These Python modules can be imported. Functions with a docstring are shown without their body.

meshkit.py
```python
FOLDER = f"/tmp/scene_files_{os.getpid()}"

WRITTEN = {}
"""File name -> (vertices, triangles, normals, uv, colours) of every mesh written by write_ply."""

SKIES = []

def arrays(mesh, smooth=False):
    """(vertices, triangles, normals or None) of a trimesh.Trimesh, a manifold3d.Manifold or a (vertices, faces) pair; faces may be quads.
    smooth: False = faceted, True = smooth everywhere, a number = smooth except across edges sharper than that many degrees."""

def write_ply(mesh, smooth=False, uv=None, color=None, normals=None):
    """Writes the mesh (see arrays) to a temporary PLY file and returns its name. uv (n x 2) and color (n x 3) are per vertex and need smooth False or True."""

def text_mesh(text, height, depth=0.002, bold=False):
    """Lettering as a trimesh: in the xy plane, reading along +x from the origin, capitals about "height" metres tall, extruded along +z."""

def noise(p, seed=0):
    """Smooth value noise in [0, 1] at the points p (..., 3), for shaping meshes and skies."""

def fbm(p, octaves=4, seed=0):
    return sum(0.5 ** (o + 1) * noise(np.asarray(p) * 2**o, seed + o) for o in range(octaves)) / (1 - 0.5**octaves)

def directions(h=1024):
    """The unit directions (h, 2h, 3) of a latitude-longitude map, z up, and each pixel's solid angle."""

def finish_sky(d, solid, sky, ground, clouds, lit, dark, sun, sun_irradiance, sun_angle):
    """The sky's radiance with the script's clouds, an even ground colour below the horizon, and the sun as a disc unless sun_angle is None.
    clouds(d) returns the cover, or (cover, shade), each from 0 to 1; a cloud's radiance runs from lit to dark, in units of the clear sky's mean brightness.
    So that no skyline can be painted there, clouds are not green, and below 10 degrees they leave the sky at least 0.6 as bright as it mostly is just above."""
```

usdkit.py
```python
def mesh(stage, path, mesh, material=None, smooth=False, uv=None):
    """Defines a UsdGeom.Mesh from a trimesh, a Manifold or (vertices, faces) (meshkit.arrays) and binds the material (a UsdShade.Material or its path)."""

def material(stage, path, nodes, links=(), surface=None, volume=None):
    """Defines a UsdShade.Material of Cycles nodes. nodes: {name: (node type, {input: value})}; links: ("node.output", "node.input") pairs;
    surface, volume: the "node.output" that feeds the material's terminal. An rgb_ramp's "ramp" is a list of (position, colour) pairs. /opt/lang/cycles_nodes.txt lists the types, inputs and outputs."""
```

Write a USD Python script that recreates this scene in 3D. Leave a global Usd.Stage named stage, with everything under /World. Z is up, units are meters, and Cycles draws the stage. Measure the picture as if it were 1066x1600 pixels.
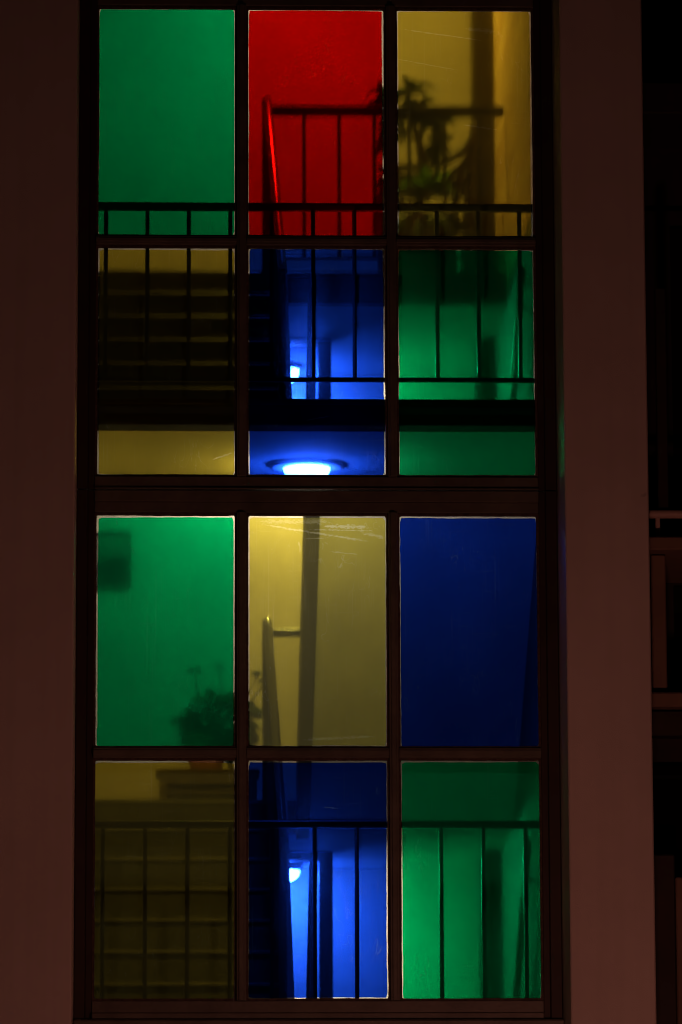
import math, random
import numpy as np
import trimesh, manifold3d, usdkit, meshkit
from shapely.geometry import Polygon, box as sbox
from pxr import Usd, UsdGeom, UsdLux, UsdShade, Sdf, Gf

stage = Usd.Stage.CreateInMemory()
UsdGeom.SetStageUpAxis(stage, UsdGeom.Tokens.z)
UsdGeom.SetStageMetersPerUnit(stage, 1.0)
W = UsdGeom.Xform.Define(stage, '/World')
stage.SetDefaultPrim(W.GetPrim())
UsdGeom.Scope.Define(stage, '/World/Looks')
L = '/World/Looks/'

# ------------------------------------------------------------------ camera
PITCH, YAW, ROLL = 0.1745, 0.0349, -0.0034
EYE = np.array([-0.6527, -22.0, 1.65])
Fv = np.array([math.sin(YAW)*math.cos(PITCH), math.cos(YAW)*math.cos(PITCH), math.sin(PITCH)])
Rv = np.array([math.cos(YAW), -math.sin(YAW), 0.0]); Uv = np.cross(Rv, Fv)
Rv, Uv = Rv*math.cos(ROLL)+Uv*math.sin(ROLL), Uv*math.cos(ROLL)-Rv*math.sin(ROLL)
cam = UsdGeom.Camera.Define(stage, '/World/camera')
m = np.eye(4); m[0, :3], m[1, :3], m[2, :3], m[3, :3] = Rv, Uv, -Fv, EYE
cam.AddTransformOp().Set(Gf.Matrix4d(m.tolist()))
cam.CreateHorizontalApertureAttr(24.0); cam.CreateVerticalApertureAttr(36.0)
cam.CreateFocalLengthAttr(24.0*7352/1066)
cam.CreateFStopAttr(2.4); cam.CreateFocusDistanceAttr(22.5)
cam.CreateClippingRangeAttr((0.5, 2000.0))
cam.CreateExposureAttr(0.0)

# ------------------------------------------------------------------ night sky, moonlight
SUN_EL, SUN_ROT = math.radians(4.0), math.radians(215.0)
sky_m = usdkit.material(stage, L+'night_sky', {
    's': ('sky_texture', {'sky_type': 'single_scattering', 'sun_disc': False, 'sun_elevation': SUN_EL, 'sun_rotation': SUN_ROT}),
    'b': ('background_shader', {'strength': 0.00012})}, [('s.color', 'b.color')], surface='b.background')
sky = UsdLux.DomeLight.Define(stage, '/World/sky')
UsdShade.MaterialBindingAPI.Apply(sky.GetPrim()).Bind(sky_m)
sky.GetPrim().SetCustomDataByKey('kind', 'structure')
moon = UsdLux.DistantLight.Define(stage, '/World/moonlight')
moon.CreateNormalizeAttr(True); moon.CreateIntensityAttr(0.0012); moon.CreateAngleAttr(0.5)
moon.CreateColorAttr(Gf.Vec3f(1.0, 0.86, 0.76))
to = np.array([math.sin(SUN_ROT)*math.cos(SUN_EL), math.cos(SUN_ROT)*math.cos(SUN_EL), math.sin(SUN_EL)])
zx = np.cross([0, 0, 1.0], to); zx /= np.linalg.norm(zx); yx = np.cross(to, zx)
mm = np.eye(4); mm[0, :3], mm[1, :3], mm[2, :3] = zx, yx, to
moon.AddTransformOp().Set(Gf.Matrix4d(mm.tolist()))

HALL_GLOW, LANDING_GLOW, STREET_GLOW = (320.0, 640.0, 540.0), 225.0, 124.0

# ------------------------------------------------------------------ materials
def mat(name, nodes, links=(), surface='p.BSDF'):
    return usdkit.material(stage, L+name, nodes, links, surface=surface)

def rough_mat(name, c1, c2, scale=6.0, rough=0.6, bump=0.0, bscale=80.0, spec=0.5, stretch=(1, 1, 1), detail=5.0, metallic=0.0):
    nodes = {'g': ('geometry', {}), 'mp': ('mapping', {'scale': stretch}),
             'n': ('noise_texture', {'scale': scale, 'detail': detail, 'roughness': 0.6}),
             'r': ('rgb_ramp', {'ramp': [(0.0, c1), (0.32, c1), (0.68, c2), (1.0, c2)]}),
             'p': ('principled_bsdf', {'roughness': rough, 'specular_ior_level': spec, 'metallic': metallic})}
    links = [('g.position', 'mp.vector'), ('mp.vector', 'n.vector'), ('n.fac', 'r.fac'), ('r.color', 'p.base_color')]
    if bump:
        nodes['n2'] = ('noise_texture', {'scale': bscale, 'detail': 4.0})
        nodes['b'] = ('bump', {'strength': bump, 'distance': 0.004})
        links += [('mp.vector', 'n2.vector'), ('n2.fac', 'b.height'), ('b.normal', 'p.normal')]
    return mat(name, nodes, links)

M = {}
M['fin'] = mat('outside_plaster', {'g': ('geometry', {}), 'n1': ('noise_texture', {'scale': 1.3, 'detail': 6.0, 'roughness': .65}),
    'mv': ('mapping', {'scale': (16, 16, .35)}), 'n2': ('noise_texture', {'scale': 1.0, 'detail': 4.0}), 'n3': ('noise_texture', {'scale': 230.0, 'detail': 3.0}), 'n4': ('noise_texture', {'scale': 9.0, 'detail': 2.0}),
    'r1': ('map_range', {'from_min': .3, 'from_max': .7, 'to_min': .90, 'to_max': 1.06}), 'r2': ('map_range', {'from_min': .45, 'from_max': .75, 'to_min': 1.0, 'to_max': .94, 'clamp': True}),
    'r4': ('map_range', {'from_min': .80, 'from_max': .84, 'to_min': 1.0, 'to_max': .6, 'clamp': True}),
    'a': ('math', {'math_type': 'multiply'}), 'a2': ('math', {'math_type': 'multiply'}), 'c': ('mix_color', {'a': (0, 0, 0), 'b': (.62, .55, .51), 'use_clamp': False}),
    'h': ('math', {'math_type': 'multiply_add', 'value2': .35}), 'b': ('bump', {'strength': .6, 'distance': .006}), 'p': ('principled_bsdf', {'roughness': .88, 'specular_ior_level': .2})},
    [('g.position', 'n1.vector'), ('g.position', 'mv.vector'), ('mv.vector', 'n2.vector'), ('g.position', 'n3.vector'), ('g.position', 'n4.vector'), ('n1.fac', 'r1.value'), ('n2.fac', 'r2.value'), ('n4.fac', 'r4.value'),
     ('r1.result', 'a.value1'), ('r2.result', 'a.value2'), ('a.value', 'a2.value1'), ('r4.result', 'a2.value2'), ('a2.value', 'c.fac'), ('c.result', 'p.base_color'), ('n3.fac', 'h.value1'), ('n1.fac', 'h.value3'), ('h.value', 'b.height'), ('b.normal', 'p.normal')])
M['frame'] = rough_mat('brown_frame_paint', (.088, .084, .066), (.15, .14, .11), 7.0, .48, .3, 45, .45)
M['frameshaded'] = rough_mat('shaded_frame_paint', (.028, .018, .014), (.045, .03, .022), 5.0, .55, .3, 45, .35)  # same paint as the frame, with the shade beside the fins put into the colour
M['putty'] = rough_mat('window_putty', (.05, .03, .024), (.12, .085, .065), 60.0, .75, .5, 160, .3)
M['plaster'] = rough_mat('cream_plaster', (.38, .345, .28), (.44, .40, .325), 1.4, .9, .25, 60, .2)
M['ceiling'] = rough_mat('ceiling_plaster', (.60, .58, .52), (.68, .65, .58), 2.0, .9, .2, 50, .2)
M['litwall'] = mat('raked_lit_ochre_plaster', {  # raked ochre wall, its tone raised to carry warm lamplight
    'g': ('geometry', {}), 'mp': ('mapping', {'scale': (1, .12, 1.9)}),
    'n': ('noise_texture', {'scale': 5.0, 'detail': 5.0, 'roughness': .65}),
    'r': ('rgb_ramp', {'ramp': [(0.36, (.56, .33, .12)), (0.62, (.84, .60, .29))]}),
    'b': ('bump', {'strength': .8, 'distance': .012}), 'p': ('principled_bsdf', {'roughness': .8, 'specular_ior_level': .25})},
    [('g.position', 'mp.vector'), ('mp.vector', 'n.vector'), ('n.fac', 'r.fac'), ('r.color', 'p.base_color'), ('n.fac', 'b.height'), ('b.normal', 'p.normal')])
M['edge'] = rough_mat('dark_slab_edge', (.035, .03, .026), (.055, .048, .04), 4.0, .7, .2, 40, .3)
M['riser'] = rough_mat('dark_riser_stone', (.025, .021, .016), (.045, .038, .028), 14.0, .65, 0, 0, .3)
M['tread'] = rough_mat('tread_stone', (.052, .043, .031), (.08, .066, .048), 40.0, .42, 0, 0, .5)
M['metal'] = rough_mat('black_metal_paint', (.014, .013, .012), (.022, .02, .018), 20.0, .32, .1, 120, .6)
M['rail'] = rough_mat('polished_dark_rail', (.016, .013, .011), (.026, .021, .018), 15.0, .24, .05, 140, .8)
M['topmetal'] = rough_mat('matt_dark_railing_paint', (.02, .016, .013), (.035, .028, .022), 20.0, .6, .1, 120, .3)
M['wood'] = rough_mat('dark_door_wood', (.03, .019, .010), (.055, .034, .018), 6.0, .5, .2, 40, .4, (6, 6, .6))
M['glarejamb'] = rough_mat('lamp_glare_jamb', (.09, .07, .05), (.13, .10, .07), 6.0, .5, .1, 40, .4)  # paler copy of the door wood, lamp glare put into its colour
M['dimwall'] = rough_mat('dimmed_lower_wall', (.055, .043, .029), (.08, .062, .042), 3.0, .7, .25, 60, .3)  # dimness of the lower halls put into the wall colour
M['handrail'] = rough_mat('glossy_black_handrail', (.012, .010, .009), (.022, .018, .016), 18.0, .15, .05, 160, 1.0)
M['bench'] = rough_mat('weathered_bench_wood', (.07, .048, .028), (.11, .078, .046), 5.0, .65, .2, 40, .3, (.6, 6, 8))
M['door'] = rough_mat('pale_door_paint', (.52, .49, .42), (.58, .54, .47), 2.0, .55, .1, 30, .4)
M['pot'] = rough_mat('terracotta', (.30, .12, .055), (.42, .18, .09), 9.0, .8, .3, 60, .2)
M['soil'] = rough_mat('potting_soil', (.02, .014, .01), (.05, .034, .022), 60.0, .95, .8, 60, .1)
M['bark'] = rough_mat('plant_stem', (.07, .05, .03), (.13, .09, .05), 30.0, .8, .4, 80, .2)
M['cane'] = rough_mat('dark_cane', (.045, .026, .014), (.08, .045, .024), 20.0, .5, .2, 80, .4)
M['lampbase'] = rough_mat('lamp_base_enamel', (.42, .40, .36), (.50, .47, .42), 10.0, .5, 0, 0, .4)
M['street'] = rough_mat('asphalt', (.04, .04, .042), (.06, .058, .056), 3.0, .9, .5, 90, .3)
M['pave'] = rough_mat('pavement_concrete', (.26, .25, .23), (.34, .32, .30), 2.0, .85, .3, 60, .3)
M['neigh'] = rough_mat('neighbour_render', (.23, .16, .12), (.30, .21, .155), 3.0, .9, .4, 60, .2)
M['neighdark'] = rough_mat('neighbour_dark_wood', (.03, .022, .018), (.05, .036, .028), 8.0, .6, .2, 60, .3)
M['neighrail'] = rough_mat('neighbour_rail_paint', (.58, .44, .38), (.66, .5, .44), 8.0, .5, 0, 0, .4)
M['card'] = rough_mat('pale_card', (.13, .12, .10), (.17, .155, .13), 30.0, .8, 0, 0, .2)
M['darkcard'] = rough_mat('dark_card', (.02, .02, .02), (.035, .034, .03), 12.0, .7, 0, 0, .2)

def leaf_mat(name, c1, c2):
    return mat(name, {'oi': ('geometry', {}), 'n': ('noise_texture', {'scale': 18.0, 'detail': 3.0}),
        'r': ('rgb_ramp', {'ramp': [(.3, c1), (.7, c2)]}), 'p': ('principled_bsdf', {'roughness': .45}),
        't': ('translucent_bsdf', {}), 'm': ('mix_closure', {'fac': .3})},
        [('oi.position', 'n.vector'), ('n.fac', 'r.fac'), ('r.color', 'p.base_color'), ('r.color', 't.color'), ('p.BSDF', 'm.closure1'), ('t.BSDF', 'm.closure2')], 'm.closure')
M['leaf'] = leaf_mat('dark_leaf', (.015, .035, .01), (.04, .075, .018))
M['leaflit'] = leaf_mat('lit_leaf', (.13, .30, .02), (.22, .42, .04))  # lit copy of the leaf, light put into the colour

M['darkglass'] = mat('dark_window_glass', {'p': ('principled_bsdf', {'base_color': (.006, .006, .007), 'roughness': .06})})
for k_, g_ in enumerate(HALL_GLOW):
    M[f'hallglow{k_}'] = mat('hall_lamp_glow_' + ('top', 'middle', 'lower')[k_], {'e': ('emission', {'color': (1.0, .87, .68), 'strength': g_})}, surface='e.emission')
M['landglow'] = mat('landing_lamp_glow', {'e': ('emission', {'color': (1.0, .89, .74), 'strength': LANDING_GLOW})}, surface='e.emission')
M['streetglow'] = mat('street_lamp_glow', {'e': ('emission', {'color': (1.0, .335, .235), 'strength': STREET_GLOW})}, surface='e.emission')
M['glass'] = mat('clear_pane_glass', {'t': ('transparent_bsdf', {'color': (.96, .96, .95)}), 'gl': ('glossy_bsdf', {'color': (1, 1, 1), 'roughness': .03}),
    'f': ('fresnel', {'IOR': 1.45}), 'm': ('mix_closure', {})}, [('f.fac', 'm.fac'), ('t.BSDF', 'm.closure1'), ('gl.BSDF', 'm.closure2')], 'm.closure')

def film_mat(name, col, pale, blur, scuff, clear, haze, bands=(), spots=None):
    """Coloured film stuck behind a pane: a clear tinted share, a slightly scattering share, a faint wide glare of grime, dust, drips, hair scratches and scraped bands where the film is thin."""
    nodes = {'g': ('geometry', {}), 'c': ('mix_color', {'a': col, 'b': pale}), 'ct': ('mix_color', {'blend_type': 'multiply', 'fac': 1.0}),
        't': ('transparent_bsdf', {}), 'r': ('refraction_bsdf', {'IOR': 1.02, 'roughness': blur}), 'w': ('refraction_bsdf', {'IOR': 1.16, 'roughness': .55}),
        'd': ('translucent_bsdf', {'color': pale}), 'x': ('mix_closure', {'fac': 1-clear}), 'x2': ('mix_closure', {'fac': .032}), 'y': ('mix_closure', {}),
        'dd': ('map_range', {'from_min': 0, 'from_max': 1, 'to_min': haze, 'to_max': .15})}
    links = [('ct.result', 't.color'), ('ct.result', 'r.color'), ('ct.result', 'w.color'), ('t.BSDF', 'x.closure1'), ('r.BSDF', 'x.closure2'), ('x.closure', 'x2.closure1'), ('w.BSDF', 'x2.closure2'),
        ('x2.closure', 'y.closure1'), ('d.BSDF', 'y.closure2')]
    def noise(key, scale, rot=(0, 0, 0), detail=3.0, rough=.6, shift=(0, 0, 0), dist=0.0):
        nodes['m'+key] = ('mapping', {'scale': scale, 'rotation': rot, 'location': shift}); nodes['n'+key] = ('noise_texture', {'scale': 1.0, 'detail': detail, 'roughness': rough, 'distortion': dist})
        links.extend([('g.position', f'm{key}.vector'), (f'm{key}.vector', f'n{key}.vector')]); return f'n{key}.fac'
    def ramp(key, src, a, b, lo, hi):
        nodes['r_'+key] = ('map_range', {'from_min': a, 'from_max': b, 'to_min': lo, 'to_max': hi, 'clamp': True}); links.append((src, f'r_{key}.value')); return f'r_{key}.result'
    def op(key, kind, a, b, c=None):
        inputs = {'math_type': kind}
        for i, q in enumerate((a, b, c)):
            if isinstance(q, str): links.append((q, f'o_{key}.value{i+1}'))
            elif q is not None: inputs[f'value{i+1}'] = q
        nodes['o_'+key] = ('math', inputs); return f'o_{key}.value'
    patch = ramp('patch', noise('p', (3.3, 1, 2.1), detail=2.0), .46, .66, 0, 1)
    patch2 = ramp('patch2', noise('q', (2.7, 1, 3.3), detail=2.0, shift=(7, 0, 3)), .48, .62, 0, 1)
    drip = op('drip', 'multiply', ramp('drip', noise('v', (120, 1, 1.5), detail=3.0), .57, .74, 0, .42), patch)
    hair = op('hs', 'absolute', op('hd', 'subtract', noise('h', (15, 1, 4.5), (0, .35, 0), 2.0, .5, (3, 0, 9), 1.2), .5), 0.0)
    hair = op('hair', 'multiply', ramp('hair', hair, 0.0, .0065, .45, 0), patch2)
    arcs = op('arc', 'multiply', ramp('arc', noise('a', (7, 1, 60), (0, .6, 0), 4.0, .6, (1, 0, 4), 1.5), .58, .8, 0, .3), patch)
    pins = op('pin', 'multiply', ramp('pin', noise('s', (170, 1, 170), detail=1.0), .735, .78, 0, .8), patch2)
    last = op('sc', 'multiply', op('k3', 'maximum', op('k1', 'maximum', drip, hair), op('k2', 'maximum', arcs, pins)), scuff)
    if bands or spots:
        nodes['sx'] = ('separate_xyz', {}); links.append(('g.position', 'sx.vector'))
        flake = noise('f', (45, 1, 120), detail=6.0, rough=.72)
        for k, (zc, slope, xc, hx, hh, st) in enumerate(bands):     # z centre, slope, x centre, half length, half height, strength
            off = op(f'b{k}o', 'absolute', op(f'b{k}s', 'subtract', 'sx.z', op(f'b{k}l', 'multiply_add', 'sx.x', slope, zc-slope*xc)), 0.0)
            end = op(f'b{k}e', 'absolute', op(f'b{k}x', 'subtract', 'sx.x', xc), 0.0)
            near = op(f'b{k}n', 'add', ramp(f'b{k}f', off, 0, hh*2, .22, -.3), ramp(f'b{k}g', end, hx*.5, hx, 0, -.4))
            last = op(f'b{k}m', 'maximum', last, ramp(f'b{k}w', op(f'b{k}v', 'add', near, flake), .57, .68, 0, st))
        if spots:   # x, z, radius, strength of a patch of pale specks
            fx = op('px', 'subtract', 'sx.x', spots[0]); fz = op('pz', 'subtract', 'sx.z', spots[1])
            far = op('pr', 'sqrt', op('pp', 'add', op('px2', 'multiply', fx, fx), op('pz2', 'multiply', fz, op('pz3', 'multiply', fz, 4.0))), 0.0)
            sp = op('pk', 'multiply', ramp('pk', noise('k', (260, 1, 260), detail=2.0, rough=.7), .60, .66, 0, spots[3]), ramp('pd', far, spots[2]*.4, spots[2], 1, 0))
            last = op('pm', 'maximum', last, sp)
    links += [(last, 'c.fac'), (last, 'dd.value'), ('dd.result', 'y.fac'), ('c.result', 'ct.a'), (ramp('tint', noise('t', (2.4, 1, 1.6), detail=4.0), .3, .7, .84, 1.06), 'ct.b')]
    return mat(name, nodes, links, 'y.closure')

M['green'] = film_mat('green_film', (.0, .65, .24), (.12, .80, .45), .5, .4, .22, .006)
M['red'] = film_mat('red_film', (.86, .002, .001), (.92, .10, .06), .22, .35, .3, .004)
M['yellow'] = film_mat('yellow_film', (.78, .64, .062), (.95, .89, .42), .36, .85, .26, .013,
    [(7.88, -.14, .62, .30, .006, .55), (7.905, -.1, .80, .1, .02, .5), (7.73, -.18, .55, .22, .004, .55), (7.42, -.15, .80, .12, .008, .5), (5.80, .35, -.45, .07, .008, .7)])
M['yellowscraped'] = film_mat('scraped_yellow_film', (.86, .80, .115), (.99, .97, .56), .25, 1.0, .3, .032,
    [(5.462, -.02, .14, .16, .016, .95), (5.43, -.16, .0, .36, .010, .75), (5.445, -.02, .12, .22, .005, .85), (5.405, .05, .0, .08, .0025, .95), (5.335, -.10, .13, .1, .006, .5), (5.485, 0, -.1, .25, .02, .4), (5.42, -.2, .27, .08, .014, .6), (4.45, .05, .1, .26, .012, .35)])
M['blue'] = film_mat('blue_film', (.0055, .052, .84), (.16, .30, .95), .14, .5, .62, .0025, [(5.985, .2, .0, .09, .003, .5), (4.12, -.1, .06, .05, .006, .4)], (.0, 5.80, .20, .5))

# ------------------------------------------------------------------ mesh helpers
cat = trimesh.util.concatenate
def bx(x0, x1, y0, y1, z0, z1, c=0.0):
    """Box, with chamfered edges when c > 0."""
    if c <= 0:
        return trimesh.creation.box(bounds=[[x0, y0, z0], [x1, y1, z1]])
    c = min(c, (x1-x0)*.45, (y1-y0)*.45, (z1-z0)*.45)
    p = []
    for a in (0, 1):
        for b in (0, 1):
            for d in (0, 1):
                X, Y, Z = (x0, x1)[a], (y0, y1)[b], (z0, z1)[d]
                sx, sy, sz = (1, -1)[a]*c, (1, -1)[b]*c, (1, -1)[d]*c
                p += [[X+sx, Y+sy, Z], [X+sx, Y, Z+sz], [X, Y+sy, Z+sz]]
    return trimesh.convex.convex_hull(np.array(p))

def tube(path, r, n=8, flat=1.0):
    path = np.asarray(path, float); rs = np.broadcast_to(np.asarray(r, float), len(path))
    v, f = [], []
    t = np.gradient(path, axis=0); t /= np.linalg.norm(t, axis=1)[:, None]
    ref = np.array([0, 0, 1.0]) if abs(t[:, 2]).mean() < .9 else np.array([1.0, 0, 0])
    for p, d, q in zip(path, t, rs):
        a = np.cross(d, ref); a /= np.linalg.norm(a); b = np.cross(d, a)
        for k in range(n):
            w = 2*math.pi*k/n
            v.append(p + q*(math.cos(w)*a + math.sin(w)*b*flat))
    for i in range(len(path)-1):
        for k in range(n):
            a0, a1 = i*n+k, i*n+(k+1) % n
            f += [[a0, a1, a1+n], [a0, a1+n, a0+n]]
    for i0, flip in ((0, 1), ((len(path)-1)*n, 0)):
        for k in range(1, n-1):
            f.append([i0, i0+k+1, i0+k] if flip else [i0, i0+k, i0+k+1])
    mesh = trimesh.Trimesh(v, f, process=False); mesh.fix_normals(); return mesh

def bar(p, q, w, h=None, c=.003):
    """Rectangular bar from p to q, w wide sideways and h deep."""
    p, q = np.asarray(p, float), np.asarray(q, float); h = h or w
    d = q-p; n = np.linalg.norm(d); d /= n
    ref = np.array([1.0, 0, 0]) if abs(d[0]) < .9 else np.array([0, 0, 1.0])
    a = ref - d*(ref@d); a /= np.linalg.norm(a); b = np.cross(d, a)
    m_ = bx(-w/2, w/2, -h/2, h/2, 0, n, c)
    T = np.eye(4); T[:3, 0], T[:3, 1], T[:3, 2], T[:3, 3] = a, b, d, p
    m_.apply_transform(T); return m_

def lathe(prof, at=(0, 0, 0), n=28):
    m_ = trimesh.creation.revolve(np.array(prof, float), sections=n); m_.apply_translation(at); return m_

def prism_x(poly, x0, x1):
    """Polygon in (y, z) extruded from x0 to x1."""
    m_ = trimesh.creation.extrude_polygon(Polygon(poly), x1-x0, engine='earcut')
    v = m_.vertices.copy(); m_.vertices = np.stack([v[:, 2]+x0, v[:, 0], v[:, 1]], 1); m_.fix_normals(); return m_

def prism_y(poly, y0, y1):
    """Shapely polygon in (x, z) extruded from y0 to y1."""
    m_ = trimesh.creation.extrude_polygon(poly, y1-y0, engine='earcut')
    v = m_.vertices.copy(); m_.vertices = np.stack([v[:, 0], v[:, 2]+y0, v[:, 1]], 1); m_.fix_normals(); return m_

# ------------------------------------------------------------------ scene helpers
def numbered(parent, name):
    k, n = 0, name
    while stage.GetPrimAtPath(f'{parent}/{n}'):
        k += 1; n = f'{name}_{k:03d}'
    return f'{parent}/{n}'

def tag(p, label=None, category=None, group=None, kind=None):
    for k, v in (('label', label), ('category', category), ('group', group), ('kind', kind)):
        if v: p.SetCustomDataByKey(k, v)
    return p

def thing(name, label, category, loc=(0, 0, 0), group=None):
    x = UsdGeom.Xform.Define(stage, numbered('/World', name)); x.AddTranslateOp().Set(Gf.Vec3d(*map(float, loc)))
    return tag(x.GetPrim(), label, category, group)

def world_of(prim):
    return np.array(UsdGeom.XformCache().GetLocalToWorldTransform(prim))[3, :3]

def part(name, mesh, material, parent, smooth=False, label=None, kind=None):
    """A part given in world coordinates, stored relative to its thing."""
    mesh = mesh.copy(); mesh.apply_translation(-world_of(parent))
    g = usdkit.mesh(stage, numbered(str(parent.GetPath()), name), mesh, M[material], smooth)
    return tag(g.GetPrim(), label=label, kind=kind)

def solo(name, mesh, material, label=None, category=None, group=None, kind=None, smooth=False):
    g = usdkit.mesh(stage, numbered('/World', name), mesh, M[material], smooth)
    return tag(g.GetPrim(), label, category, group, kind)

def copy_of(root, dz, label, group=None):
    name = root.GetName()
    t = thing(name, label, root.GetCustomDataByKey('category'), world_of(root)+np.array([0, 0, dz]), group)
    t.GetReferences().AddInternalReference(root.GetPath()); t.SetInstanceable(True)
    tag(t, label, root.GetCustomDataByKey('category'), group)
    return t

# ------------------------------------------------------------------ levels
H1, H0 = 6.10, 3.10              # half landings by the window
F2, F1, F0 = 7.61, 4.61, 1.61    # main landings, away from the window
LAND0, STAIR0, EDGE, BACK = .12, 2.145, 4.0, 6.0
XL, XR = -1.25, 1.20
GO, N = .265, 8
TOPC = 10.42

# ------------------------------------------------------------------ ground
solo('ground', bx(-220, 220, -220, 220, -.4, -.004), 'street', kind='structure')
solo('pavement', bx(-40, 40, -6.0, -.02, -.1, .12, .015), 'pave', kind='structure')

# ------------------------------------------------------------------ facade
lf = thing('facade_fin', 'plaster wall fin along the left edge, left of the coloured window', 'wall', (-1.9, -.25, 0), 'plaster wall fins flanking the window')
part('fin_body', bx(-2.9, -1.139, -.5, .10, 0, 11.4, .006), 'fin', lf)
rf = thing('facade_fin', 'plaster wall fin right of the coloured window with green and blue light on its reveal', 'wall', (1.33, -.25, 0), 'plaster wall fins flanking the window')
part('fin_body', bx(1.142, 1.532, -.5, .10, 0, 11.4, .006), 'fin', rf)
solo('parapet_wall', bx(-1.139, 1.142, -.10, .14, 8.21, 11.4), 'fin', 'plaster wall above the coloured window', 'wall')
solo('apron_wall', bx(-1.139, 1.142, -.10, .10, 0, 3.05), 'fin', 'plaster wall below the coloured window', 'wall')
solo('window_sill', bx(-1.139, 1.142, -.16, .06, 3.052, 3.118, .008), 'frame', 'dark brown sill under the lower window unit', 'sill')

# ------------------------------------------------------------------ window units
COLS = [(-1.0437, -.390), (-.3246, .328), (.3924, 1.0437)]
ROWS_U = [(6.874, 7.998), (5.706, 6.812)]
ROWS_L = [(4.408, 5.510), (3.224, 4.340)]
rng = np.random.default_rng(7)

def wavy(x0, x1, z0, z1, inset, jit, r, seed, step=.022):
    """Rectangle outline with uneven hand-cut edges and rounded corners. inset: left, right, bottom, top."""
    g = np.random.default_rng(seed)
    x0, x1, z0, z1 = x0+inset[0], x1-inset[1], z0+inset[2], z1-inset[3]
    core = sbox(x0+r, z0+r, x1-r, z1-r).buffer(r, quad_segs=3)
    ring = core.exterior; n = int(ring.length/step); pts = []
    ph = g.uniform(0, 100)
    for k in range(n):
        s = ring.length*k/n; p = ring.interpolate(s)
        lo = meshkit.noise(np.array([s*5+ph, .5, .5]), seed)-.5
        hi = meshkit.noise(np.array([s*34+ph, 7.5, .5]), seed)-.5
        off = jit*(1.3*lo+.9*hi)
        c = np.array([(x0+x1)/2, (z0+z1)/2]); q = np.array([p.x, p.y]); d = q-c
        nrm = np.array([np.sign(d[0]), 0]) if abs(d[0])/(x1-x0) > abs(d[1])/(z1-z0) else np.array([0, np.sign(d[1])])
        pts.append(q + nrm*off)
    return Polygon(pts).buffer(0)

def sheet(poly, y):
    v, f = trimesh.creation.triangulate_polygon(poly, engine='earcut')
    m_ = trimesh.Trimesh(np.stack([v[:, 0], np.full(len(v), y), v[:, 1]], 1), f, process=False)
    return m_

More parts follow.
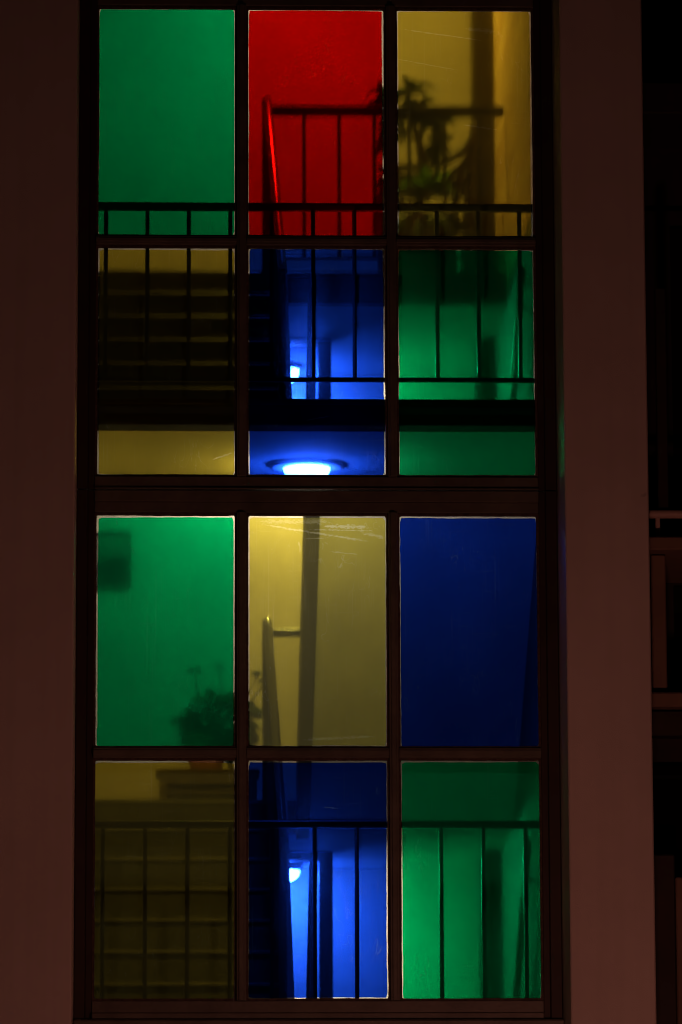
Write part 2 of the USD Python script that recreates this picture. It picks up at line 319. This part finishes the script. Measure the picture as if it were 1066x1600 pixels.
def window_unit(label, rows, ztop, zbot, colours, seed):
    t = thing('window_unit', label, 'window', (0, 0, zbot), 'stacked window units of coloured panes')
    y0, y1 = -.045, .05
    part('outer_jamb', cat([bx(-1.137, -1.086, y0-.008, y1, zbot, ztop, .003), bx(-1.086, -1.0537, y0+.016, y1, zbot, ztop, .003)]), 'frameshaded', t)
    part('outer_jamb', cat([bx(1.086, 1.140, y0-.008, y1, zbot, ztop, .003), bx(1.0537, 1.086, y0+.016, y1, zbot, ztop, .003)]), 'frameshaded', t)
    zt, zb = rows[0][1], rows[-1][0]
    part('head_rail', cat([bx(-1.0537, 1.0537, y0+.010, y1, zt+.012, zt+.062, .003), bx(-1.0537, 1.0537, y0, y1, zt+.062, ztop, .003)]), 'frame', t)
    part('bottom_rail', cat([bx(-1.0537, 1.0537, y0+.006, y1, zb-.068, zb-.012, .003), bx(-1.0537, 1.0537, y0-.012, y1, zbot, zb-.068, .004)]), 'frame', t)
    for a, b in ((COLS[0][1], COLS[1][0]), (COLS[1][1], COLS[2][0])):
        part('mullion', cat([bx(a+.010, b-.010, y0-.004, y1, zb-.012, zt+.012, .003), bx(a+.020, b-.020, y0-.014, y0-.003, zb-.012, zt+.012, .003)]), 'frame', t)
    za, zc = rows[1][1], rows[0][0]
    for k, (a, b) in enumerate([(-1.0537, COLS[0][1]+.010), (COLS[1][0]-.010, COLS[1][1]+.010), (COLS[2][0]-.010, 1.0537)]):
        part('glazing_bar', cat([bx(a, b, y0, y1, za+.010, zc-.010, .003), bx(a, b, y0-.009, y0+.001, za+.021, zc-.021, .003)]), 'frame', t)
    names = {'green': 'green pane', 'red': 'red pane', 'yellow': 'yellow pane', 'yellowscraped': 'scraped yellow pane', 'blue': 'blue pane'}
    for r, (z0, z1) in enumerate(rows):
        for c, (xa, xb) in enumerate(COLS):
            s = seed + r*3 + c
            g = np.random.default_rng(s)
            pane = part('pane', bx(xa-.008, xb+.008, .0, .005, z0-.008, z1+.008), 'glass', t, label=names[colours[r][c]])
            outer = sbox(xa-.0105, z0-.0105, xb+.0105, z1+.0105)
            inner = wavy(xa, xb, z0, z1, (0, 0, 0, 0), .0036, .003, s+100, .012)
            part('putty', prism_y(outer.difference(inner), -.024, -.002), 'putty', pane)
            inset = g.uniform(-.001, .0075, 4)
            film = wavy(xa, xb, z0, z1, inset, .006, .006, s+200)
            part('colour_film', sheet(film, .009), colours[r][c], pane)
    return t

wu = window_unit('upper window unit, with the only red pane at its top centre', ROWS_U, 8.105, 5.632,
                 [['green', 'red', 'yellow'], ['yellow', 'blue', 'green']], 11)
wl = window_unit('lower window unit, with the scraped yellow pane at its top centre', ROWS_L, 5.626, 3.122,
                 [['green', 'yellowscraped', 'blue'], ['yellow', 'blue', 'green']], 41)
solo('head_panel', bx(-1.139, 1.142, -.05, .05, 8.108, 8.206), 'frame', 'dark brown panel closing the gap above the upper window unit', 'panel')

# ------------------------------------------------------------------ stairwell shell
solo('back_wall', bx(-2.5, XR, BACK, BACK+.2, 0, TOPC), 'plaster', kind='structure')
solo('stairwell_right_wall', bx(XR, XR+.15, .105, BACK+.2, F2-.1, TOPC), 'litwall', kind='structure')
solo('stairwell_lower_wall', bx(XR, XR+.15, .105, BACK+.2, 0, F2-.1), 'dimwall', kind='structure')  # same wall as the ochre storey, coloured dark for its shade
solo('stairwell_left_wall', bx(XL-.12, XL, .105, EDGE, 0, TOPC), 'plaster', kind='structure')
solo('hall_left_wall', bx(-2.65, -2.5, EDGE-.12, BACK+.2, 0, TOPC), 'dimwall', kind='structure')  # coloured dark to cut bounce light in the hall
solo('hall_front_wall', bx(-2.5, XL-.12, EDGE-.12, EDGE, 0, TOPC), 'dimwall', kind='structure')  # dark tone here also cuts bounce onto the back wall
solo('stairwell_ceiling', bx(-2.65, XR+.15, .145, BACK+.2, TOPC, TOPC+.25), 'ceiling', kind='structure')
solo('stairwell_floor', bx(XL, XR, .105, EDGE, -.002, .13), 'tread', kind='structure')

def landing(name, label, x0, x1, y0, y1, top, thick, face, group):
    t = thing(name, label, 'landing', ((x0+x1)/2, (y0+y1)/2, top-thick), group)
    part('slab', bx(x0, x1, y0+.012, y1, top-thick, top-.028), 'ceiling', t)
    part('edge_band', bx(x0, x1, y0, y0+.012, top-thick+.001, top-.027), 'edge', t)
    part('paving', bx(x0, x1, y0-.015, y1-.002, top-.027, top, .004), 'tread', t)
    return t
landing('half_landing', 'half landing slab right behind the upper window unit', XL, XR, LAND0, STAIR0, H1, .155, True, 'half landings behind the window')
landing('half_landing', 'half landing slab behind the sill of the lower window unit', XL, XR, LAND0, STAIR0, H0, .155, True, 'half landings behind the window')
for z, lab in ((F2, 'top main landing slab carrying the large leafy plant'), (F1, 'middle main landing slab carrying the low slatted plant bench'), (F0, 'lowest main landing slab under the lower hall lamp')):
    landing('main_landing', lab, -2.5, XR, EDGE, BACK, z, .19, True, 'main landings at the back of the stairwell')

# ------------------------------------------------------------------ guard rails by the window
def near_guard(z, label):
    t = thing('landing_railing', label, 'railing', (0, .17, z), 'black railings just inside the window')
    part('top_rail', bx(XL, XR, .148, .192, z+.940, z+.976, .006), 'rail', t)
    part('bottom_rail', bx(XL, XR, .158, .182, z+.096, z+.117, .003), 'metal', t)
    for k in range(12):
        x = -1.21+.2*k+.0
        x += {0: 0, 6: 0}.get(k, 0)
        part('baluster', bx(x-.010, x+.010, .160, .180, z+.116, z+.941, .002), 'metal', t)
    for x in (XL+.03, XR-.03):
        part('foot', bx(x-.012, x+.012, .158, .182, z, z+.097, .002), 'metal', t)
    return t
g1 = near_guard(H1, 'black metal railing crossing the upper window unit')
copy_of(g1, H0-H1, 'black metal railing crossing the bottom row of panes', 'black railings just inside the window')

# ------------------------------------------------------------------ stair flights
def flight(name, label, up, z_from, z_to, x0, x1, sx0, sx1, group):
    """up: rises away from the window (left flight); otherwise it drops away from it (right flight)."""
    rise = (z_to-z_from)/N                       # z_from = the half landing at the window
    t = thing(name, label, 'stairs', ((x0+x1)/2, STAIR0, min(z_from, z_to)), group)
    lo = STAIR0, z_from; hi = EDGE, z_to
    sl = (z_to-z_from)/(EDGE-STAIR0)
    ya, yb = STAIR0+.002, EDGE-.002
    if up: za, zb = z_from-.04, z_from-.04+(rise/GO)*(yb-ya)
    th = .13
    if up: part('waist_slab', prism_x([(ya, za), (yb, zb), (yb, zb-th), (ya, za-th)], x0, x1), 'ceiling', t)
    else: part('waist_slab', prism_x([(1.80, z_from-.158), (STAIR0+.003, z_from-.158), (STAIR0+.003, z_from-.225), (yb, z_from-1.53), (yb, z_from-1.684)], x0, x1), 'ceiling', t)
    for i in range(N-1):
        if up:
            y = STAIR0+GO*i; zt = z_from+rise*(i+1)
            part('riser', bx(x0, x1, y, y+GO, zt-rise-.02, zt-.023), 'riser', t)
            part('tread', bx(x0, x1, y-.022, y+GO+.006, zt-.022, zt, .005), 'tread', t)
        else:
            y = STAIR0+GO*i; zt = z_from+rise*(i+1)
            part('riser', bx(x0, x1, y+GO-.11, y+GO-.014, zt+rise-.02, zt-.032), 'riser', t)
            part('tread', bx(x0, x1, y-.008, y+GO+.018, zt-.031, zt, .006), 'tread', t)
    # inner string
    zc = (rise if up else 0)
    pts = [(STAIR0-.02, z_from+(.12 if up else .05)), (EDGE+.01, z_to+(.10 if up else .18)), (EDGE+.01, z_to-(.24 if up else .22)), (STAIR0-.02, z_from-(.13 if up else .40))]
    if not up: pts = [(STAIR0+.003, z_from+.05), (EDGE+.01, z_to+.18), (EDGE+.01, z_from-1.71), (1.78, z_from-.157), (STAIR0+.003, z_from-.157)]
    part('string', prism_x(pts, sx0, sx1), 'edge', t)
    return t

fa = flight('left_stair_flight', 'upper stair flight climbing away behind the upper left yellow pane', True, H1, F2, XL, -.101, -.100, -.052, 'flights climbing on the left')
# hand rail, newels and balusters of the left flight
A0, A1 = np.array([-.112, STAIR0-.02, 7.185]), np.array([-.158, EDGE+.03, 8.615])
part('hand_rail', tube(np.array([A0 + (A1-A0)*s for s in np.linspace(0, 1, 24)]), .024, 12), 'handrail', fa, smooth=True)
part('newel', bx(-.135, -.095, STAIR0-.06, STAIR0-.02, H1, 7.20, .004), 'metal', fa)
part('newel', bx(-.188, -.142, EDGE+.012, EDGE+.055, F2, 8.625, .004), 'metal', fa)
for i in range(N-1):
    y = STAIR0+GO*(i+.5); s = (y-A0[1])/(A1[1]-A0[1]); p = A0+(A1-A0)*s
    part('baluster', bx(p[0]-.008, p[0]+.008, y-.008, y+.008, H1+(F2-H1)/N*(i+1), p[2]-.015, .002), 'metal', fa)
copy_of(fa, H0-H1, 'lower stair flight climbing away behind the bottom left yellow pane', 'flights climbing on the left')

fb = flight('right_stair_flight', 'stair flight with smooth lit underside above the dark blue pane', False, H1, F1, .073, XR, .0, .072, 'flights dropping away on the right')
B0, B1 = np.array([.040, STAIR0-.03, 7.06]), np.array([.050, EDGE, 5.56])
part('hand_rail', tube(np.array([B0 + (B1-B0)*s for s in np.linspace(0, 1, 24)]), .022, 12), 'rail', fb, smooth=True)
part('newel', bx(.022, .058, STAIR0-.06, STAIR0-.024, H1, 7.08, .004), 'metal', fb)
for i in range(N-1):
    y = STAIR0+GO*(i+.5); s = (y-B0[1])/(B1[1]-B0[1]); p = B0+(B1-B0)*s
    part('baluster', bx(p[0]-.008, p[0]+.008, y-.008, y+.008, H1+(F1-H1)/N*(i+1), p[2]-.015, .002), 'metal', fb)
copy_of(fb, H0-H1, 'stair flight dropping away behind the bottom right green pane', 'flights dropping away on the right')

def wall_rail(z, label):
    t = thing('wall_hand_rail', label, 'handrail', (1.13, 2.0, z), 'handrails on the right stairwell wall')
    a, b = np.array([1.125, 1.85, z+1.05]), np.array([1.125, 4.05, z-.66])
    part('rail_tube', tube(np.array([a+(b-a)*s for s in np.linspace(0, 1, 16)]), .021, 12), 'rail', t, smooth=True)
    for s in (.08, .5, .92):
        p = a+(b-a)*s
        part('bracket', bar(p+[0, 0, -.02], [XR, p[1], p[2]-.07], .014), 'metal', t)
    return t
wr = wall_rail(H1, 'handrail on the right wall behind the upper right green pane')
copy_of(wr, H0-H1, 'handrail on the right wall behind the bottom right green pane', 'handrails on the right stairwell wall')

# guard of the top landing, short guard of the middle one
tg = thing('top_guard_railing', 'black railing on the top landing behind the red pane', 'railing', (.52, EDGE+.05, F2))
part('top_rail', bx(-.142, 1.19, EDGE+.02, EDGE+.07, 8.527, 8.583, .004), 'topmetal', tg)
part('bottom_rail', bx(-.142, 1.19, EDGE+.033, EDGE+.057, F2+.085, F2+.108, .003), 'metal', tg)
for k in range(6):
    x = .051+.2*k
    part('baluster', bx(x-.011, x+.011, EDGE+.034, EDGE+.056, F2+.107, 8.528, .002), 'metal', tg)
mg = thing('short_guard_railing', 'short railing between two posts behind the scraped yellow pane', 'railing', (-.05, EDGE+.03, F1))
part('top_rail', tube([(-.142, EDGE+.033, 5.546), (-.05, EDGE+.033, 5.546), (.055, EDGE+.033, 5.546)], .025, 12), 'rail', mg, smooth=True)
part('post', bx(.025, .065, EDGE+.014, EDGE+.052, F1, 5.53, .004), 'metal', mg)

# ------------------------------------------------------------------ door woodwork of the halls
for z, lab in ((F1, 'dark door frame in the hall behind the upper blue pane'), (F0, 'dark door frame around the bright strip behind the bottom blue pane')):
    t = thing('hall_door_frame', lab, 'door frame', (-.7, 5.0, z), 'dark door frames in the halls'); jm = 'glarejamb' if z == F1 else 'wood'  # upper frame takes the paler tone that stands for lamp glare
    zc = z+2.808
    part('jamb', bx(.155, .233, 4.94, 5.06, z, zc, .005), jm, t)
    part('jamb', bx(-1.62, -1.542, 4.94, 5.06, z, zc, .005), jm, t)
    part('lintel', bx(-1.542, .155, 4.945, 5.055, zc-(.05 if z == F0 else .012), zc, .003), jm, t)
for z, lab in ((F2, 'dark wooden post beside the ochre wall behind the top right yellow pane'), (F1, 'dark wooden post behind the upper right green pane'), (F0, 'dark wooden post behind the bottom right green pane')):
    t = thing('hall_corner_post', lab, 'post', (1.13, 5.0, z), 'dark corner posts in the halls')
    part('post_board', bx(1.068, 1.197, 4.93, 5.07, z, z+2.806, .006), 'wood', t)
    part('skirting_block', bx(1.055, 1.199, 4.915, 5.085, z, z+.16, .006), 'wood', t)

# ------------------------------------------------------------------ lamps
def dome_lamp(name, label, x, y, zc, base_r, r, drop, glow, group, bt=.018):
    drop += bt-.018
    t = thing(name, label, 'lamp', (x, y, zc), group)
    part('base_plate', lathe([(0, -bt), (base_r*.94, -bt), (base_r, -bt+.006), (base_r, 0), (0, 0)], (x, y, zc)), 'lampbase', t, smooth=35)
    prof = [(0, -drop)]+[(r*math.sin(a), -bt-(drop-bt)*math.cos(a)) for a in np.linspace(.15, math.pi/2, 9)]+[(0, -bt-.0005)]
    part('opal_globe', lathe(prof, (x, y, zc-.0005), 14), glow, t, smooth=40)
    return t
dome_lamp('hall_lamp', 'glowing ceiling lamp half hidden behind the stair, seen through upper blue pane', -.05, 5.68, F2-.19, .125, .11, .085, 'hallglow1', 'ceiling lamps of the halls', .045)
dome_lamp('hall_lamp', 'small glowing ceiling lamp at the door frame, seen through bottom blue pane', -.05, 5.68, F1-.19, .125, .11, .085, 'hallglow2', 'ceiling lamps of the halls', .045)
dome_lamp('hall_lamp', 'ceiling lamp high above the top landing, out of the picture', -.0, 4.7, TOPC, .125, .11, .085, 'hallglow0', 'ceiling lamps of the halls', .045)
dome_lamp('landing_lamp', 'glaring round lamp under the half landing, at the bottom edge of upper blue pane', -.02, 1.0, H1-.155, .18, .118, .09, 'landglow', None)

# ------------------------------------------------------------------ things in the halls
pic = thing('wall_picture', 'small framed picture, dark below a slanted line, behind the left green pane', 'picture', (-1.045, BACK-.02, 6.29))
px0, px1, pz0, pz1 = -1.165, -.94, 6.125, 6.46
part('frame', cat([bx(px0, px1, BACK-.010, BACK, pz0, pz0+.016, .003), bx(px0, px1, BACK-.010, BACK, pz1-.016, pz1, .003),
                   bx(px0, px0+.016, BACK-.010, BACK, pz0+.016, pz1-.016, .003), bx(px1-.016, px1, BACK-.010, BACK, pz0+.016, pz1-.016, .003)]), 'darkcard', pic)
part('upper_field', prism_y(Polygon([(px0+.016, 6.27), (px1-.016, 6.32), (px1-.016, pz1-.016), (px0+.016, pz1-.016)]), BACK-.006, BACK), 'card', pic)
part('lower_field', prism_y(Polygon([(px0+.016, pz0+.016), (px1-.016, pz0+.016), (px1-.016, 6.32), (px0+.016, 6.27)]), BACK-.007, BACK), 'darkcard', pic)

def leaf(at, direction, length, width, droop, seed):
    d = np.asarray(direction, float); d /= np.linalg.norm(d)
    s = np.cross(d, [0, 0, 1.0]); s /= max(np.linalg.norm(s), 1e-6)
    n = np.cross(s, d); g = np.random.default_rng(seed)
    roll = g.uniform(-.9, .9); s, n = s*math.cos(roll)+n*math.sin(roll), n*math.cos(roll)-s*math.sin(roll)
    v, f = [], []
    K = 5
    for i in range(K+1):
        u = i/K; w = width*math.sin(math.pi*min(.04+u*.96, 1)**.8)*.5 if i < K else .0005
        c = np.asarray(at)+d*length*u - np.array([0, 0, 1])*droop*u*u*length
        v += [c-s*w+n*w*.25, c, c+s*w+n*w*.25]
    for i in range(K):
        a = 3*i
        f += [[a, a+1, a+4], [a, a+4, a+3], [a+1, a+2, a+5], [a+1, a+5, a+4]]
    return trimesh.Trimesh(v, f, process=False)

# plant bench and pot on the middle landing
bn = thing('plant_bench', 'low slatted wooden bench behind the bottom left yellow pane', 'bench', (-.5, 4.32, F1))
for k in range(4):
    part('slat', bx(-.78, -.20, 4.16+.085*k, 4.16+.085*k+.07, F1+.165, F1+.19, .004), 'bench', bn)
for y in (4.17, 4.455):
    part('apron', bx(-.74, -.24, y, y+.025, F1+.105, F1+.164, .003), 'bench', bn)
for x in (-.76, -.26):
    for y in (4.165, 4.425):
        part('leg', bx(x, x+.045, y+.001, y+.045, F1, F1+.164, .003), 'bench', bn)
part('lower_shelf', bx(-.715, -.262, 4.19, 4.45, F1+.05, F1+.075, .004), 'bench', bn)

def potted(name, label, x, y, z, r, h):
    t = thing(name, label, 'plant', (x, y, z))
    part('pot', lathe([(0, 0), (r*.70, 0), (r*.95, h*.82), (r*1.06, h*.82), (r*1.06, h), (r*.93, h), (r*.90, h*.86), (0, h*.86)], (x, y, z)), 'pot', t, smooth=40)
    part('soil', lathe([(0, 0), (r*.89, 0), (r*.80, .012), (0, .02)], (x, y, z+h*.86)), 'soil', t)
    return t
bp = potted('bushy_pot_plant', 'dark bushy plant in a terracotta pot on the low bench', -.50, 4.30, F1+.19, .125, .20)
g = np.random.default_rng(3)
cx, cy, cz = -.43, 4.30, F1+.465
for k in range(6):
    a = g.uniform(0, 6.28); e = g.uniform(.3, 1.2)
    tip = np.array([cx+.13*math.cos(a), cy+.13*math.sin(a), cz+.10*e])
    part('stem', tube([(-.50, 4.30, F1+.36), (np.array([-.50, 4.30, F1+.36])+tip)/2+[0, 0, .02], tip], [.008, .006, .003], 5), 'bark', bp)
for k in range(300):
    u = g.normal(size=3); u /= np.linalg.norm(u); rr = g.uniform(.35, 1)**.6
    p = np.array([cx, cy, cz])+u*np.array([.205, .15, .155])*rr
    part('leaf', leaf(p, u+g.normal(size=3)*.5+[0, 0, .1], g.uniform(.07, .115), g.uniform(.05, .075), g.uniform(.1, .6), 500+k), 'leaf', bp)
for k, (a, b, cc) in enumerate([((-.52, 4.30, 5.12), (-.55, 4.30, 5.26), (-.565, 4.3, 5.37)), ((-.42, 4.3, 5.12), (-.415, 4.3, 5.27), (-.415, 4.3, 5.385)), ((-.33, 4.28, 5.06), (-.25, 4.28, 5.19), (-.165, 4.27, 5.30)), ((-.35, 4.33, 5.10), (-.26, 4.32, 5.25), (-.205, 4.3, 5.345))]):
    part('sprig', tube([a, b, cc], [.007, .006, .004], 6), 'bark', bp)
    for q in range(7):
        w = 6.28*q/7
        part('leaf', leaf(cc, (math.cos(w), .5*math.sin(w), .35+.5*math.sin(w)), .055, .034, .3, 900+k*10+q), 'leaf', bp)

# tall plant, low plant and cane chair on the top landing
tp = potted('tall_pot_plant', 'tall plant with leaf tufts above the top railing, behind mullion and yellow pane', .70, 4.40, F2, .15, .30)
part('stem', tube([(.70, 4.40, F2+.26), (.72, 4.4, 8.10), (.755, 4.40, 8.30), (.73, 4.40, 8.44), (.69, 4.40, 8.58), (.665, 4.4, 8.74)], [.03, .03, .034, .024, .018, .01], 8), 'bark', tp, smooth=True)
part('stem', tube([(.64, 4.36, F2+.26), (.61, 4.36, 8.20), (.565, 4.38, 8.48), (.50, 4.40, 8.72)], [.02, .02, .016, .008], 8), 'bark', tp, smooth=True)
g = np.random.default_rng(21)
for k, (p, nl, sp, sz) in enumerate([((.665, 4.4, 8.76), 22, 1, .12), ((.505, 4.4, 8.74), 20, 1, .11), ((.55, 4.4, 8.53), 18, 1, .11), ((.80, 4.4, 8.60), 20, 1, .12), ((.71, 4.42, 8.66), 16, 1, .10), ((.83, 4.42, 8.46), 18, 1, .11), ((.60, 4.38, 8.62), 14, 1, .10)]):
    if k in (2, 3, 4, 5, 6):
        base = [(.565, 4.38, 8.46), (.72, 4.4, 8.46), (.70, 4.40, 8.54), (.735, 4.4, 8.40), (.58, 4.38, 8.44)][k-2]
        part('twig', tube([base, (np.array(base)+np.array(p))/2+[0, 0, .015], p], [.009, .007, .005], 6), 'bark', tp)
    for q in range(nl):
        w = 6.28*q/nl+g.uniform(-.2, .2)
        part('leaf', leaf(np.array(p)+g.normal(size=3)*.022, (math.cos(w), .8*g.uniform(-1, 1), .9*math.sin(w)+.1), sz*g.uniform(.8, 1.25), sz*.5, g.uniform(.1, .7), 2000+k*40+q), 'leaf', tp)

lp = potted('low_pot_plant', 'low leafy plant with lit green on its upper leaves under the chair arm, behind the top right yellow pane', .77, 4.22, F2, .13, .36)
for k in range(70):
    u = g.normal(size=3); u[2] = abs(u[2])*.8+.1; u /= np.linalg.norm(u)
    p = np.array([.77, 4.22, 8.11])+u*np.array([.11, .09, .11])*g.uniform(.3, 1)
    part('leaf', leaf(p, u+[0, 0, .2], g.uniform(.08, .13), g.uniform(.06, .085), g.uniform(.2, .8), 3000+k), 'leaflit' if u[2] > .25 else 'leaf', lp)  # upward leaves get the lit colour, the rest the plain one
for k in range(26):
    u = g.normal(size=3); u[2] = -abs(u[2])*.4; u /= np.linalg.norm(u)
    p = np.array([.77, 4.20, 7.98])+u*np.array([.13, .11, .06])
    part('leaf', leaf(p, u+[0, -.2, .1], g.uniform(.10, .16), g.uniform(.05, .075), g.uniform(.8, 1.6), 3200+k), 'leaf', lp)

ch = thing('cane_chair', 'dark bentwood chair with a sweeping curved arm beside the wooden post', 'chair', (.95, 4.75, F2))
def curve(pts, n=18):
    pts = np.array(pts, float); s = np.linspace(0, len(pts)-1, n); from_ = np.arange(len(pts))
    from scipy.interpolate import CubicSpline
    return CubicSpline(from_, pts)(s)
for y, nm in ((4.62, 'arm'), (5.02, 'arm')):
    part(nm, tube(curve([(1.045, y, 8.60), (1.035, y, 8.53), (.975, y, 8.46), (.875, y, 8.405), (.745, y, 8.375), (.60, y, 8.368), (.50, y, 8.36)]), .024, 10), 'cane', ch, smooth=True)
    part('seat_rail', tube(curve([(1.05, y, 8.44), (1.0, y, 8.385), (.91, y, 8.325), (.76, y, 8.318), (.61, y, 8.305), (.50, y, 8.30)]), .022, 10), 'cane', ch, smooth=True)
    part('leg', tube(curve([(.985, y, 8.36), (.955, y, 8.20), (.935, y, 7.95), (.945, y, F2)]), .019, 8), 'cane', ch, smooth=True)
    part('leg', tube(curve([(1.03, y, 8.43), (1.035, y, 8.22), (1.02, y, 7.95), (1.03, y, F2)]), .019, 8), 'cane', ch, smooth=True)
    part('leg', tube(curve([(.53, y, 8.31), (.52, y, 8.15), (.53, y, 7.9), (.52, y, F2)]), .019, 8), 'cane', ch, smooth=True)
    part('back_post', tube(curve([(1.045, y, 8.44), (1.055, y, 8.55), (1.05, y, 8.63)]), .020, 8), 'cane', ch, smooth=True)
part('seat', bx(.52, 1.02, 4.63, 5.01, 8.285, 8.31, .01), 'cane', ch)

# ------------------------------------------------------------------ neighbouring bay on the right
nb = thing('neighbour_bay', 'dark neighbouring house bay right of the plaster fin', 'building', (2.4, .8, 0))
X0, X1 = 1.534, 5.0
part('wall', bx(X0, X1, 1.25, 1.45, 0, 11.4), 'neighdark', nb)
part('shop_window', bx(1.56, X1, 1.16, 1.20, 3.86, 4.46), 'darkglass', nb)
part('side_wall', bx(X0, X0+.02, .102, 1.249, 0, 11.4), 'neighdark', nb)
win = part('window', bx(1.70, 2.6, 1.20, 1.249, 8.02, 9.6), 'neighdark', nb)
part('pane', bx(1.80, 2.50, 1.17, 1.199, 8.10, 9.52), 'darkglass', win)
part('spandrel', bx(1.60, X1, .55, 1.249, 7.64, 7.80, .008), 'neighdark', nb)
door = part('balcony_door', bx(1.70, 2.7, 1.20, 1.249, 5.62, 7.3), 'neighdark', nb)
part('pane', bx(1.83, 2.57, 1.17, 1.199, 5.72, 7.2), 'darkglass', door)
part('shutter', bx(1.662, 1.712, .32, .36, 5.60, 6.70, .004), 'neighdark', nb)
lowin = part('window', bx(1.75, 2.7, 1.20, 1.249, 4.86, 5.40), 'neighdark', nb)
part('pane', bx(1.82, 2.63, 1.17, 1.199, 4.90, 5.36), 'darkglass', lowin)
part('wall_pier', bx(1.62, 1.69, .30, 1.2, 4.70, 5.378, .006), 'neigh', nb)
part('window_ledge', bx(1.60, X1, .22, .42, 4.63, 4.70, .008), 'neigh', nb)
part('ledge_apron', bx(1.60, X1, .30, .42, 4.50, 4.62, .006), 'neighdark', nb)
part('dark_pier', bx(1.60, 1.712, .30, .50, 0, 3.93, .006), 'neighdark', nb)
part('shop_front_wall', bx(1.713, X1, .28, .50, 0, 3.82, .006), 'neigh', nb)
bal = thing('neighbour_balcony', 'balcony with a pale tube rail at the right edge', 'balcony', (2.6, .5, 5.38))
part('floor_slab', bx(1.60, X1, .18, 1.19, 5.384, 5.447, .006), 'neigh', bal)
part('rail', tube([(1.615, .30, 5.577), (3.0, .30, 5.577), (4.9, .30, 5.577)], .021, 12), 'neighrail', bal, smooth=True)
for k in range(12):
    x = 1.655+.27*k
    part('rail_post', bx(x-.011, x+.011, .289, .311, 5.447, 5.56, .003), 'neighrail', bal)

# ------------------------------------------------------------------ post lantern on the pavement, whose light falls on the fins
sl = thing('post_lantern', 'short post lantern on the pavement in front of the window, outside the picture', 'street lamp', (1.1, -4.8, .12))
part('post', lathe([(0, 0), (.13, 0), (.13, .04), (.06, .10), (.045, .6), (.04, 2.15), (.07, 2.2), (.07, 2.24), (0, 2.24)], (1.1, -4.8, .12)), 'metal', sl, smooth=40)
part('globe', lathe([(0, -.13)]+[(.13*math.sin(a), -.13*math.cos(a)) for a in np.linspace(.2, math.pi-.2, 12)]+[(0, .13)], (1.1, -4.8, 2.495), 24), 'streetglow', sl, smooth=True)
